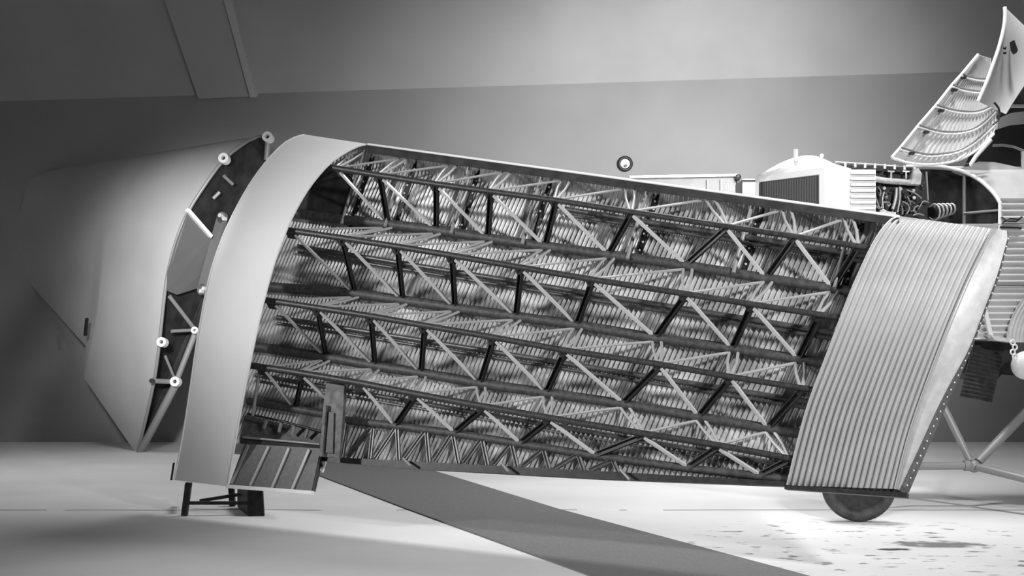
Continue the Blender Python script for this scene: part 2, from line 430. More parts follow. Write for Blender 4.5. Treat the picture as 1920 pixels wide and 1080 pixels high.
# short tube of the aileron bay
obj('bay_tube', MB().tube([W.at(466, 752, -.03), W.at(530, 763, -.03), W.at(612, 777, -.03)], .042, 14), 'tube_far', wing, True)
NOD = {
 0: [(672, 286), (756, 297), (848, 310), (950, 322), (1060, 338), (1180, 353), (1331, 374), (1474, 393), (1590, 410)],
 1: [633, 713, 818, 920, 1042, 1182, 1360, 1488, 1606], 2: [724, 815, 912, 1020, 1140, 1286, 1436, 1560],
 3: [548, 643, 746, 848, 977, 1110, 1284, 1408, 1535], 4: [662, 752, 850, 965, 1080, 1228, 1372, 1496],
 5: [512, 596, 696, 796, 925, 1058, 1235, 1368, 1502], 6: [608, 700, 787, 898, 1023, 1168, 1310, 1440],
 7: [494, 566, 677, 778, 904, 1028, 1203, 1344, 1476], 8: [552, 602, 740, 852, 975, 1117, 1290, 1425]}
TL = NOD[7]
def far_pt(k, x, dy=0):
    if k == 8 and x < 640: return W.at(x, 752 + (x - 466) * .17 + dy, -.03)
    return TN(k, x, dy, .02)
# broad lattice: diagonals near -> far, uprights far -> next near
for kn in (1, 3, 5, 7):
    kf = kn + 1
    for i in range(len(NOD[kf])):
        xn, xf = NOD[kn][i], NOD[kf][i]
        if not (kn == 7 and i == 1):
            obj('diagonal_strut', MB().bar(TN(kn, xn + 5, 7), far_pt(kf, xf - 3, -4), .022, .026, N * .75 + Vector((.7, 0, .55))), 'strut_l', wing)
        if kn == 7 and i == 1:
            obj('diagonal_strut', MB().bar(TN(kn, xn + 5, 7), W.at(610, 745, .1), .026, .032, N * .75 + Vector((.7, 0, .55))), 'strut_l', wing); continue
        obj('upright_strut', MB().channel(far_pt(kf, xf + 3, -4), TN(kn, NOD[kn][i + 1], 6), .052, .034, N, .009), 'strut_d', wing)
    for i, xn in enumerate(NOD[kn]):
        c = TN(kn, xn); s = c.y / F
        g = [TN(kn, xn - 13, 3, .0), TN(kn, xn + 13, 3, .0), TN(kn, xn + 7, 15, -.04), TN(kn, xn - 7, 15, -.04)]
        obj('gusset_plate', MB().prism(g, N * .008), 'tube_near', wing)
# narrow lattice between near tubes and the far tube above them
def brace(kn, kf_pts):
    for i, (xf, yf, wf) in enumerate(kf_pts):
        if i < len(NOD[kn]):
            n0 = TN(kn, NOD[kn][i], -5)
        else: continue
        yield i, xf, yf, wf, n0
for kn in (1, 3, 5, 7):
    if kn == 1: fp = [(x, y, .0) for x, y in NOD[0]]
    else: fp = [(x + 4, tub_y(kn - 1, x) + 7, -.04) for x in ([NOD[kn][0] + 60] if False else [])] + [(x + 3, tub_y(kn - 1, x) + 7, -.04) for x in NOD[kn - 1]]
    off = 0 if kn == 1 else 1
    for i, (xf, yf, wf) in enumerate(fp):
        j = i + off                                   # steep pair goes to this near node
        if j < len(NOD[kn]):
            xn = NOD[kn][j]
            if kn == 7 and xn < 570: pass
            for sx, wd in ((-5, .018), (6, .020)):
                a = TN(kn, xn + sx * .5, -3); b = W.at(xf + sx * 1.5, yf, wf)
                m_ = lerp(a, b, .55) + (B0 - A0).normalized() * (.012 * (1 if sx > 0 else -1))
                obj('steep_brace', MB().tube([a, m_, b], [wd * .9, wd * .6, wd * .7], 8), 'brace', wing, True)
        jn = j - 1
        if 0 <= jn < len(NOD[kn]):
            a = TN(kn, NOD[kn][jn] + 10, -4); b = W.at(xf - 6, yf, wf)
            obj('shallow_brace', MB().bar(a, b, .022, .012, N + Vector((0, 0, .8))), 'brace', wing)
# stringers lying along the far skin
for (x0, y0, x1, y1, r_) in ((1060, 392, 1650, 484, 6), (560, 462, 1580, 627, 6.5), (520, 595, 1535, 757, 6.5), (480, 703, 1500, 877, 6)):
    for dy, rr in ((0, .026), (11, .017)):
        obj('stringer', MB().tube([W.at(x0, y0 + dy, -.075), W.at((x0 + x1) / 2, (y0 + y1) / 2 + dy, -.075), W.at(x1, y1 + dy, -.07)], rr, 10), 'string', wing, True)
# chordwise rods from the leading edge over tube two
for x0, y0, x1, y1 in ((684, 280, 640, 420), (767, 288, 722, 425), (882, 304, 846, 438), (1019, 322, 979, 458), (1217, 348, 1176, 486), (1413, 376, 1375, 512), (1600, 402, 1565, 540)):
    p = [W.at(x0, y0, .01), W.at(lerp(x0, x1, .35), lerp(y0, y1, .33), -.05), W.at(lerp(x0, x1, .8), lerp(y0, y1, .78), -.045), W.at(x1, y1, .005)]
    obj('rib_rod', MB().tube(p, .018, 8), 'rib', wing, True)
    q = [W.at(a_ + 17, b_ + 6, -.10) for a_, b_ in ((x0, y0), (lerp(x0, x1, .5), lerp(y0, y1, .5)), (x1, y1))]
    riv = []
    for z in range(9):
        t = (z + .5) / 9; c = W.at(lerp(x0, x1, t) + 17 + random.uniform(-4, 4), lerp(y0, y1, t) + 6, -.085)
        riv.append(MB().ball(c, .012, 8))
    st = obj('seam_strip', MB().bar(q[0], q[2], .05, .012, N), 'strut_d', wing)
    for rv in riv: obj('bolt_head', rv, 'rivet', st, True)
# trailing edge zigzag
zz = [(652, 790), (700, 800), (745, 800), (800, 806), (850, 813), (905, 822), (960, 830), (1020, 840), (1085, 850), (1150, 860)]
tz = [(632, 857), (684, 860), (738, 862), (795, 866), (850, 869), (905, 872), (960, 874), (1020, 878), (1085, 882), (1150, 886)]
for i in range(len(zz)):
    x, y = zz[i]; a = W.at(x, y + 4, -.02)
    obj('trailing_strut', MB().channel(a, W.at(tz[i][0] + 10, tz[i][1], .0), .04, .02, N, .007), 'string', wing)
    if i: obj('trailing_strut', MB().channel(W.at(x - 4, y + 4, -.02), W.at(tz[i - 1][0] + 20, tz[i - 1][1], .0), .04, .02, N, .007), 'string', wing)
# root skin band: smooth sheet wrapped over the leading edge
Lb = [(570, 252, 0), (545, 259, .14), (525, 274, .24), (503, 297, .36), (470, 340, .46), (433, 407, .56), (410, 460, .61), (390, 525, .63), (378, 590, .62), (368, 645, .58), (353, 753, .42), (339, 838, .24), (326, 900, .10)]
Rb = [(690, 270, 0), (668, 275, .10), (640, 291, .24), (615, 309, .36), (579, 352, .46), (551, 401, .56), (535, 437, .61), (514, 495, .63), (496, 560, .62), (478, 640, .58), (460, 727, .42), (440, 838, .24), (427, 912, .10)]
n_b = 40
def curve3(pts, n, it=2): return resample(smoothpoly([Vector(p) for p in pts], it), n)
lc, rc = curve3(Lb, n_b), curve3(Rb, n_b)
rows = []
for i in range(13):
    u = i / 12; rows.append([W.at(*lerp(l.to_2d(), r.to_2d(), u), lerp(l.z, r.z, u)) for l, r in zip(lc, rc)])
# carry it round the leading edge a little behind
for i, r in enumerate(rows):
    x = lerp(570, 690, i / 12); y = lerp(252, 270, i / 12)
    r.insert(0, W.at(x, y + 1, -.05)); r.insert(0, W.at(x - 3, y + 9, -.12))
obj('root_skin_band', MB().sheet(rows, -N * .008), 'band', wing, True, 'smooth pale sheet wrapped over the root end')
for pts in (lc, rc):
    obj('band_edge', MB().tube([W.at(p.x, p.y, p.z + .004) for p in pts], .008, 6), 'white', wing, True)
# root plate behind the first bay, its shade put into the dark colour
obj('root_plate', MB().prism([W.at(x, y, -.07) for x, y in [(600, 316), (650, 322), (664, 340), (640, 415), (540, 405), (545, 380)]], N * .01), 'plate_d', wing)
# back skin carried behind the band, lower edge
obj('band_foot', MB().tube([W.at(326, 868, .14), W.at(321, 900, .10)], .012, 8), 'plate_d', wing)
# tip panel: corrugated sheet
Lp = [(1686, 405, 0), (1668, 411, .05), (1640, 449, .16), (1617, 498, .25), (1594, 549, .31), (1570, 613, .34), (1543, 685, .32), (1515, 757, .24), (1494, 835, .13), (1476, 910, .04)]
Rp = [(1868, 430, 0), (1862, 438, .03), (1845, 470, .10), (1820, 521, .18), (1802, 563, .22), (1784, 606, .24), (1765, 655, .23), (1740, 720, .17), (1708, 812, .09), (1682, 917, .03)]
lc, rc = curve3(Lp, 36), curve3(Rp, 36)
nr = 18; sub = 8; rows = []
for i in range(nr * sub + 1):
    u = i / (nr * sub); c = .019 * math.cos(2 * math.pi * i / sub)
    rows.append([W.at(*lerp(l.to_2d(), r.to_2d(), u), lerp(l.z, r.z, u) + c * min(1, (k + 1) / 3)) for k, (l, r) in enumerate(zip(lc, rc))])
obj('tip_skin_panel', MB().sheet(rows, -N * .006), 'panel', wing, True, 'bright corrugated skin panel near the tip')
Re = [(1888, 432, 0), (1891, 440, .0), (1886, 458, .03), (1869, 521, .08), (1848, 572, .11), (1820, 650, .12), (1789, 705, .12), (1757, 765, .10), (1728, 830, .06), (1686, 919, .02)]
re_ = curve3(Re, 36)
rows = [[W.at(*lerp(l.to_2d(), r.to_2d(), u), lerp(l.z, r.z, u) + .012 * math.sin(math.pi * u)) for l, r in zip(rc, re_)] for u in (0, .1, .3, .5, .7, .9, 1)]
obj('tip_rim', MB().sheet(rows, -N * .006), 'rim', wing, True, 'smooth bent rim of the tip')
obj('rim_groove', MB().tube([W.at(p.x - 3, p.y, p.z + .0) for p in rc], .016, 8), 'rodg', wing, True)
Rf = [(1890, 434, -.02), (1893, 442, -.02), (1888, 462, -.03), (1873, 522, -.06), (1852, 574, -.07), (1828, 640, -.09), (1802, 703, -.09), (1770, 770, -.09), (1742, 835, -.06), (1702, 928, -.03)]
rf = curve3(Rf, 36)
rows = [[W.at(*lerp(l.to_2d(), r.to_2d(), u), lerp(l.z, r.z, u)) for l, r in zip(re_, rf)] for u in (0, .5, 1)]
obj('tip_flange', MB().sheet(rows, -N * .006), 'rim_dark', wing, True, 'dark riveted edge flange')
for i in range(1, 35):
    p = lerp(W.at(re_[i].x, re_[i].y, re_[i].z), W.at(rf[i].x, rf[i].y, rf[i].z), .55)
    obj('rivet', MB().ball(p + N * .004, .008, 8), 'rivet', wing, True)
obj('panel_edge', MB().tube([W.at(p.x, p.y, p.z) for p in lc], .008, 6), 'white', wing, True)
obj('panel_foot', MB().bar(W.at(1474, 914, .0), W.at(1702, 930, .0), .035, .10, N), 'black', wing)
# aileron bay at the root
obj('bay_girder', MB().bar(W.at(452, 826, .06), W.at(604, 839, .06), .07, .03, N), 'plate_d', wing)
obj('bay_rail', MB().tube([W.at(456, 820, .09), W.at(600, 833, .09)], .013, 8), 'rodg', wing, True)
obj('bay_back', MB().prism([W.at(x, y, -.05) for x, y in [(462, 778), (606, 812), (602, 832), (452, 822)]], N * .01), 'plate', wing)
obj('bay_rod', MB().tube([W.at(464, 776, .05), W.at(530, 790, .05), W.at(602, 809, .05)], .012, 8), 'black', wing, True)
obj('bay_post', MB().tube([W.at(487, 692, .3), W.at(474, 778, .08)], .018, 10), 'rodg', wing, True)
for x in (500, 528, 553, 578):
    obj('bay_bracket', MB().bar(W.at(x, 786 + (x - 500) * .22, .04), W.at(x - 5, 803 + (x - 500) * .22, .0), .03, .02, N), 'rodg', wing)
obj('bay_floor', MB().prism([W.at(x, y, .10) for x, y in [(458, 832), (601, 841), (584, 921), (429, 911)]], -N * .03), 'ail', wing, False, 'grey panel of the open aileron bay')
for a, b in (((466, 834), (434, 907)), ((504, 837), (469, 911)), ((542, 840), (510, 915)), ((580, 843), (547, 919))):
    obj('bay_strip', MB().bar(W.at(*a, .11), W.at(*b, .11), .032, .014, N), 'rib', wing)
obj('bay_sill', MB().bar(W.at(427, 912, .11), W.at(586, 924, .11), .036, .05, N), 'white', wing, False, 'bright lower sill')
obj('bay_cheek', MB().prism([W.at(601, 841, .10), W.at(607, 846, .02), W.at(589, 922, .02), W.at(584, 921, .10)], -N * .02), 'black', wing)
# rib box dividing the bay
obj('bay_divider', MB().prism([W.at(x, y, .20) for x, y in [(612, 716), (646, 716), (642, 790), (636, 858), (602, 856), (603, 790)]], -N * .04), 'plate', wing, False, 'stained plate closing the aileron bay')
obj('divider_recess', MB().prism([W.at(x, y, .215) for x, y in [(616, 772), (626, 774), (624, 850), (607, 848)]], -N * .012), 'black', wing)
obj('divider_flange', MB().bar(W.at(611, 760, .225), W.at(603, 856, .225), .035, .03, N), 'plate', wing)
obj('hinge_bracket', MB().prism([W.at(x, y, .02) for x, y in [(600, 862), (611, 864), (604, 886), (600, 882), (592, 886)]], -N * .02), 'white', wing, False, 'white hinge bracket')
obj('bracket_pin', MB().ball(W.at(603, 873, .025), .014, 10), 'black', wing, True)

# ------------------------------------------------------------------ trestle under the root
tr = thing('trestle', 'low dark trestle on the floor under the root end of the wing', 'trestle', P(420, 966, 11.55))
def tp(x, y, Y=11.6): return P(x, y, Y)
obj('leg', MB().bar(tp(354, 905), tp(346, 966), .062, .06, (0, -1, 0)), 'black', tr)
obj('leg', MB().bar(tp(434, 912, 12.3), tp(436, 949, 12.3), .062, .06, (0, -1, 0)), 'black', tr)
obj('side_board', MB().prism([tp(445, 912, 12.2), tp(466, 915, 11.62), tp(466, 968, 11.57), tp(445, 950, 12.2)], (.03, 0, 0)), 'black', tr)
obj('end_board', MB().prism([tp(464, 916, 11.62), tp(492, 918, 11.62), tp(495, 968, 11.58), tp(464, 968, 11.58)], (0, .04, 0)), 'black', tr)
obj('rail', MB().bar(tp(350, 943, 11.62), tp(466, 943, 11.68), .034, .04, (0, -1, 0)), 'black', tr)
obj('rail', MB().bar(tp(375, 939, 12.1), tp(450, 927, 12.1), .036, .04, (0, -1, 0)), 'black', tr)
obj('top_beam', MB().bar(tp(356, 908, 11.75), tp(350, 913, 12.3), .05, .04, (0, 0, 1)), 'black', tr)

# ------------------------------------------------------------------ hollow wing stub far left
S = Plane(28, 6, 490, 256, 18.2)
stub = thing('wing_stub', 'smooth tapering wing stub with its open hollow end facing right, at the far left', 'wing stub', S.at(257, 853))
Rc = [(503, 256), (480, 256), (458, 268), (421, 296), (385, 345), (350, 400), (330, 450), (313, 515), (308, 560), (303, 605), (298, 655), (290, 712), (275, 780), (257, 853)]
Rs = resample(smoothpoly([Vector(p) for p in Rc], 2), 36)
T0, T1 = Vector((503, 256)), Vector((257, 853))
def w_stub(t): return 1.0 * (max(0, math.sin(math.pi * t ** .55)) ** .8)
def bot(u):
    if u < .42: return lerp(T1, Vector((157, 708)), u / .42)
    if u < .46: return lerp(Vector((157, 708)), Vector((160, 648)), (u - .42) / .04)
    return lerp(Vector((160, 648)), Vector((20, 492)), (u - .46) / .54)
rows = []
us = [0, .05, .1, .2, .3, .36, .41, .42, .46, .5, .6, .7, .8, .9, 1]
for u in us:
    tu = lerp(T0, Vector((52, 326)), u) if u else T0
    if u > 0: tu = Vector((lerp(490, 52, u), lerp(256, 326, u) ))
    bu = bot(u); row = []
    for p in Rs:
        t = (p.y - T0.y) / (T1.y - T0.y); ch = lerp(T0, T1, t); bx = p - ch
        q = lerp(tu, bu, t) + bx * (1 - u) * .9 + bx * .1 * (1 - u)
        row.append(S.at(q.x, q.y, w_stub(t) * (1 - .75 * u)))
    rows.append(row)
obj('outer_skin', MB().sheet(rows, -S.n * .01), 'stub', stub, True)
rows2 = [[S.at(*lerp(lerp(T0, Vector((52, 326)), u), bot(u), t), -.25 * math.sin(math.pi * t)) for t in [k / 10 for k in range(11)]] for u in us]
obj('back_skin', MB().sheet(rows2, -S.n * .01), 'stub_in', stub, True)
obj('end_rim', MB().tube([S.at(p.x, p.y, w_stub((p.y - 256) / 597) + .01) for p in Rs], .028, 8), 'rodg', stub, True)
# end bulkhead, set inside
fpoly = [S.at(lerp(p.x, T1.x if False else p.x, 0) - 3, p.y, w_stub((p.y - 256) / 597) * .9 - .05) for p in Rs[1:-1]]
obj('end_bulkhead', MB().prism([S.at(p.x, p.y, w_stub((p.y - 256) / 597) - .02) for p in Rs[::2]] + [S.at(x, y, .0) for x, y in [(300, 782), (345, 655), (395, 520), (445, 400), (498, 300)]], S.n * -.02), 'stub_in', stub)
def wb(x, y, up=.08):
    t = min(1, max(0, (y - 256) / 597)); i = min(range(len(Rs)), key=lambda k: abs(Rs[k].y - y)); xr = Rs[i].x - 4
    bl = [(256, 510), (300, 498), (400, 445), (520, 395), (655, 345), (782, 300), (853, 262)]; k = 1
    while k < len(bl) - 1 and bl[k][0] < y: k += 1
    (ya, xa), (yb, xb2) = bl[k - 1], bl[k]; xb = xa + (xb2 - xa) * (y - ya) / (yb - ya)
    return w_stub(t) * min(1, max(0, (xb - x) / max(8, xb - xr))) + up
def srod(x0, y0, x1, y1, w0, w1, r, m='rodg'):
    return obj('end_rod', MB().tube([S.at(x0, y0, wb(x0, y0)), S.at(x1, y1, wb(x1, y1))], r, 10), m, stub, True)
srod(503, 262, 500, 300, .25, .2, .05)
srod(285, 714, 330, 716, .62, .3, .045); srod(330, 716, 367, 622, .3, .35, .05); srod(330, 720, 262, 848, .3, .05, .07)
srod(318, 556, 365, 617, .9, .35, .035); srod(322, 621, 362, 619, .85, .35, .03); srod(310, 668, 330, 716, .8, .3, .025)
srod(420, 330, 436, 345, .9, .6, .03); srod(400, 372, 412, 360, .9, .7, .03)
for x, y, w_, r in ((503, 258, .3, .088), (421, 298, .95, .085), (305, 642, 1.0, .08), (330, 716, .36, .085), (367, 620, .4, .06)):
    c = S.at(x, y, wb(x, y, .16)); ax = (-.1, -1, .15)
    f = obj('socket_fitting', MB().disc(c, ax, r, .12, 24, r * .42), 'white', stub, True, 'bright round socket fitting')
    obj('bore', MB().disc(c + Vector((0, .03, 0)), ax, r * .45, .05, 16), 'black', f)
obj('small_stud', MB().disc(S.at(285, 714, wb(285, 714, .14)), (0, -1, 0), .04, .06, 14), 'black', stub)
obj('gusset', MB().prism([S.at(x, y, wb(x, y, .1)) for x, y in [(352, 396), (396, 442), (391, 500), (374, 538), (330, 552), (313, 545), (313, 512), (330, 452)]], S.n * -.03), 'grey', stub, False, 'plain grey gusset plate')
obj('gusset_edge', MB().bar(S.at(352, 394, wb(352, 394, .14)), S.at(395, 443, wb(395, 443, .14)), .075, .06, S.n), 'white', stub, False, 'bright folded edge')
arm = MB(); arm.bar(S.at(417, 408, .35), S.at(380, 543, .35), .19, .07, S.n)
arm.disc(S.at(417, 408, .35), S.n, .095, .07, 20); arm.disc(S.at(380, 543, .35), S.n, .095, .07, 20)
am = obj('link_arm', arm, 'grey', stub, False, 'long grey link arm with bolted ends')
for x, y in ((421, 410), (414, 404), (383, 541), (378, 546)):
    obj('bolt', MB().disc(S.at(x, y, .41), S.n, .035, .06, 12), 'rivet', am)
obj('slot', MB().bar(S.at(163, 597, .62), S.at(160, 629, .5), .035, .05, S.n), 'black', stub, False, 'dark slot in the skin')

# ------------------------------------------------------------------ the aeroplane behind
YF = 12.4
ap = thing('aeroplane', 'metal aeroplane with opened engine cowling behind the right end of the wing', 'aeroplane', P(1700, 947, YF))
# radiator housing: front face is turned to the left
def rp(x, y, d=0):            # front face of the housing
    t = (x - 1417) / (1545 - 1417); return P(x, y, lerp(12.9, 12.3, t) + d)
fr = MB(); o_ = [(1416, 331), (1546, 313), (1546, 600), (1416, 566)]; i_ = [(1423, 341), (1536, 327), (1536, 586), (1423, 553)]
for k in range(4):
    k2 = (k + 1) % 4
    fr.prism([rp(*o_[k]), rp(*o_[k2]), rp(*i_[k2]), rp(*i_[k])], (.02, .08, 0))
rad = obj('radiator_housing', fr, 'cream', ap, False, 'pale painted radiator frame')
obj('radiator_core', MB().prism([rp(1420, 336, .06), rp(1540, 322, .06), rp(1540, 590, .06), rp(1420, 558, .06)], (.02, .1, 0)), 'core', rad, False, 'dark finned radiator core')
# domed cap over the radiator
Dp = [(1416, 331), (1440, 318), (1470, 302), (1500, 292), (1528, 291), (1550, 300), (1572, 311)]
dm = smoothpoly([Vector(p) for p in Dp], 2)
front = [P(p.x, p.y, 12.75 - (p.x - 1416) * .001) for p in dm]
base = [rp(lerp(1416, 1546, i / (len(dm) - 1)), lerp(331, 313, i / (len(dm) - 1)) + 3) for i in range(len(dm))]
obj('nose_cap', MB().sheet([base, [lerp(a, b, .5) + Vector((0, -.04, .01)) for a, b in zip(base, front)], front, [p + Vector((.25, .5, -.15)) for p in front]], (0, .01, -.01)), 'cream', ap, True)
obj('filler_pipe', MB().tube([P(1492, 303, 12.6), P(1492, 280, 12.6)], .028, 12), 'white', ap, True)
obj('filler_knob', MB().ball(P(1541, 292, 12.5), .025, 10), 'white', ap, True)
YS = 12.3
obj('side_panel', MB().prism([P(1546, 313, YS), P(1562, 306, YS), P(1596, 316, YS), P(1596, 606, YS), P(1546, 600, YS)], (0, .03, 0)), 'cream', ap)
obj('lower_cowl', MB().prism([P(x, y, YS) for x, y in [(1597, 424), (1650, 424), (1764, 470), (1764, 636), (1640, 620), (1597, 606)]], (0, 1.1, 0)), 'fus', ap)
lv = MB(); y = 317.
rows = []
for k in range(9):
    y = 318 + k * 11
    for dy, dz in ((0, 0), (6.5, -.035), (8.5, -.035), (9.5, .012), (11, 0)):
        rows.append([P(1596, y + dy, YS + dz), P(1642, y + dy, YS + dz)])
lv.sheet(rows, (0, .02, 0))
obj('louvre_panel', lv, 'cream', ap, False, 'pale panel of horizontal louvres')
# engine
YE = 12.7
eng = obj('engine', MB().prism([P(x, y, YE) for x, y in [(1560, 319), (1730, 322), (1738, 340), (1740, 450), (1600, 430), (1600, 330)]], (0, .5, 0)), 'engine', ap, False, 'dark engine block with pipes')
obj('cam_cover', MB().tube([P(1636, 335, YE - .12), P(1660, 339, YE - .12), P(1722, 343, YE - .12)], .036, 12), 'engine_l', eng, True)
obj('end_cap', MB().prism([P(x, y, YE - .16) for x, y in [(1714, 316), (1722, 315), (1729, 326), (1726, 346), (1708, 345)]], (0, .14, 0)), 'engine_l', eng)
obj('rocker_rail', MB().tube([P(1566, 304, YE - .05), P(1640, 309, YE - .05), P(1714, 315, YE - .05)], .012, 8), 'engine_l', eng)
for k in range(8):
    x = 1576 + k * 18.5; y = 308 + k * .9
    obj('rocker_box', MB().prism([P(x - 6, y, YE - .1), P(x + 6, y, YE - .1), P(x + 6, y + 9, YE - .1), P(x - 6, y + 9, YE - .1)], (0, .12, 0)), 'engine', eng)
    obj('rocker_post', MB().tube([P(x + 9.2, y - 4, YE - .12), P(x + 9.2, y + 5, YE - .12)], .014, 8), 'white', eng, True)
for x in (1671, 1699):
    obj('valve_stem', MB().tube([P(x, 322, YE - .13), P(x, 335, YE - .13)], .010, 8), 'white', eng)
    obj('valve_bridge', MB().bar(P(x - 6, 321, YE - .14), P(x + 6, 322, YE - .14), .014, .02, (0, -1, 0)), 'white', eng)
pipes = [[(1681, 352), (1680, 372), (1674, 392)], [(1687, 350), (1688, 372), (1683, 398)], [(1658, 360), (1654, 374), (1656, 390)],
 [(1701, 368), (1706, 378), (1708, 384)], [(1692, 378), (1702, 382), (1706, 392), (1700, 401)], [(1640, 362), (1644, 376), (1650, 392)],
 [(1690, 385), (1693, 394), (1692, 402)], [(1656, 380), (1662, 379), (1668, 380)], [(1664, 382), (1666, 388), (1670, 382)],
 [(1722, 392), (1727, 384), (1731, 376), (1742, 380)], [(1712, 396), (1716, 388), (1722, 386)], [(1700, 356), (1716, 362), (1728, 372)],
 [(1646, 350), (1652, 358), (1650, 368)], [(1712, 404), (1722, 400), (1732, 404)]]
for q, pp in enumerate(pipes):
    r_ = .020 if q == 0 else .009
    obj('pipe', MB().tube([P(x, y, YE - .1 - .03 * (q % 3)) for x, y in smoothpoly([Vector(p) for p in pp], 2)], r_, 8), 'engine_l' if q < 3 else 'rodg', eng, True)
for x, y in ((1658, 353), (1713, 357), (1714, 371), (1689, 354), (1662, 370)):
    obj('plug', MB().ball(P(x, y, YE - .1), .021, 10), 'white' if y < 360 or x > 1710 else 'rodg', eng, True)
rg = random.Random(11)
for q in range(26):
    x = rg.uniform(1646, 1735); y = rg.uniform(352, 408); a_ = rg.uniform(0, 6.28); L_ = rg.uniform(6, 16)
    pp = [(x, y), (x + L_ * .5 * math.cos(a_), y + L_ * .5 * math.sin(a_)), (x + L_ * math.cos(a_ + .8), y + L_ * math.sin(a_ + .8))]
    obj('fuel_line', MB().tube([P(u_, v_, YE - .04 - rg.random() * .04) for u_, v_ in smoothpoly([Vector(p) for p in pp], 1)], rg.choice((.006, .009, .013)), 6), rg.choice(('rodg', 'plate', 'plate')), eng, True)
obj('crank_flange', MB().prism([P(x, y, YE - .15) for x, y in [(1650, 396), (1656, 391), (1664, 396), (1680, 398), (1680, 410), (1650, 406)]], (0, .1, 0)), 'engine_l', eng)
mg = MB()
for k in range(5):
    c = P(1752 + k * 8, 398 - k * 1.5, YE + .05 + k * .05); mg.torus(c, (1, .35, .1), .095 - k * .008, .012, 24, 8)
obj('magneto', mg, 'engine_l', eng, True)
obj('magneto_body', MB().tube([P(1745, 399, YE + .1), P(1792, 394, YE + .35)], [.07, .05], 16), 'engine', eng, True)
obj('stay_rod', MB().tube([P(1737, 322, 12.7), P(1740, 376, 12.7)], .012, 8), 'rodg', ap, True)
# arched engine bay and fuselage skin
arch = [(1875, 468, 12.3), (1875, 455, 12.3), (1875, 440, 12.3), (1875, 380, 12.3), (1868, 368, 12.33), (1858, 356, 12.38), (1838, 337, 12.5), (1808, 321, 12.7), (1775, 313, 12.95), (1740, 311, 13.15), (1700, 312, 13.4)]
ar = [P(*p) for p in arch]
sm = ar[:3] + smoothpoly(ar[3:], 2)
obj('bay_arch', MB().tube(sm, .022, 8), 'white', ap, True, 'bright arched rim of the engine bay')
hollow = MB()
inn = [p + Vector((.55, .25, 0)) for p in sm]
hollow.prism([p + Vector((.08, .12, -.02)) for p in sm[::2]] + [P(1700, 560, 13.4), P(1875, 600, 12.45)], (.04, .04, 0))
obj('firewall', hollow, 'plate_d', ap, False, 'dark firewall inside the bay')
obj('bay_post', MB().tube([P(1808, 328, 12.75), P(1808, 420, 12.75)], .02, 8), 'rodg', ap, True)
obj('bay_stay', MB().tube([P(1808, 400, 12.72), P(1874, 394, 12.32)], .015, 8), 'rodg', ap, True)
obj('bay_stay', MB().tube([P(1850, 424, 12.5), P(1874, 418, 12.32)], .01, 8), 'rodg', ap, True)
XR = 2.6
deck = [[p, p + Vector((XR, 0, 0))] for p in ar[3:]]
dk = smoothpoly(ar[3:], 2); rows = [[p + Vector((s, 0, 0)) for p in dk] for s in (0, 1, XR)]
obj('upper_deck', MB().sheet(rows, (0, .02, -.02)), 'deck', ap, True, 'smooth rounded upper deck')
# corrugated flank
nf = 22; rows = []
for i in range(nf * 6 + 1):
    t = i / (nf * 6); z = lerp(P(1875, 372, 12.3).z, P(1875, 636, 12.3).z, t)
    dy = -.024 * math.cos(2 * math.pi * i / 6)
    xx = P(1875, 500, 12.3).x if t < .18 else P(1875, 500, 12.3).x - 1.0
    rows.append([Vector((xx, 12.3 + dy, z)), Vector((P(1875, 500, 12.3).x + XR, 12.3 + dy, z))])
cut = int(nf * 6 * .18) + 1
obj('flank_skin', MB().sheet(rows[:cut], (0, .01, 0)), 'fus', ap, True, 'horizontally corrugated fuselage side')
obj('flank_skin', MB().sheet(rows[cut - 1:], (0, .01, 0)) if False else MB().sheet([[Vector((P(1875, 500, 12.3).x - .72, r[0].y, r[0].z)), r[1]] for r in rows[cut:]], (0, .01, 0)), 'fus', ap, True)
obj('flank_join', MB().bar(P(1800, 533, 12.27), P(1990, 533, 12.27), .014, .02, (0, -1, 0)), 'rodg', ap)
obj('step_bracket', MB().tube([P(1878, 407, 12.24), P(1890, 415, 12.2), P(1905, 415, 12.2), P(1916, 407, 12.24)], .012, 6), 'black', ap)
obj('step_bracket', MB().tube([P(1880, 417, 12.24), P(1893, 410, 12.22), P(1912, 411, 12.22)], .010, 6), 'black', ap)
obj('access_door', MB().prism([P(1876, 424, 12.26), P(1916, 426, 12.26), P(1916, 429, 12.26), P(1876, 428, 12.26)], (0, .02, 0)), 'black', ap)
# underside
obj('belly_box', MB().prism([P(x, y, 12.5) for x, y in [(1814, 638), (1904, 642), (1902, 704), (1878, 702), (1866, 716), (1812, 700)]], (0, .9, 0)), 'plate_d', ap, False, 'dark underside box')
rows = []
for i in range(12 * 6 + 1):
    t = i / 72; dy = -.016 * math.cos(2 * math.pi * i / 6)
    l = lerp(Vector((1822, 655)), Vector((1800, 744)), t); r = lerp(Vector((1880, 668)), Vector((1860, 755)), t)
    rows.append([P(l.x, l.y, 12.42 + dy), P(r.x, r.y, 12.42 + dy)])
hp = obj('hatch', MB().sheet(rows, (0, .02, 0)), 'string', ap, True, 'corrugated hatch hanging down')
obj('strut_bracket', MB().bar(P(1846, 580, 12.2), P(1858, 632, 12.2), .045, .04, (0, -1, 0)), 'cream', ap)
obj('step_wedge', MB().prism([P(1856, 627, 12.15), P(1872, 631, 12.15), P(1904, 643, 12.15), P(1866, 638, 12.15)], (0, .2, 0)), 'fus', ap)
cl = MB()
for k in range(4): cl.torus(P(1899 + (k % 2) * 4, 642 + k * 9, 12.0), (.2, -1, 0), .028, .010, 16, 8)
obj('coupling', cl, 'white', ap, True, 'bright ball coupling')
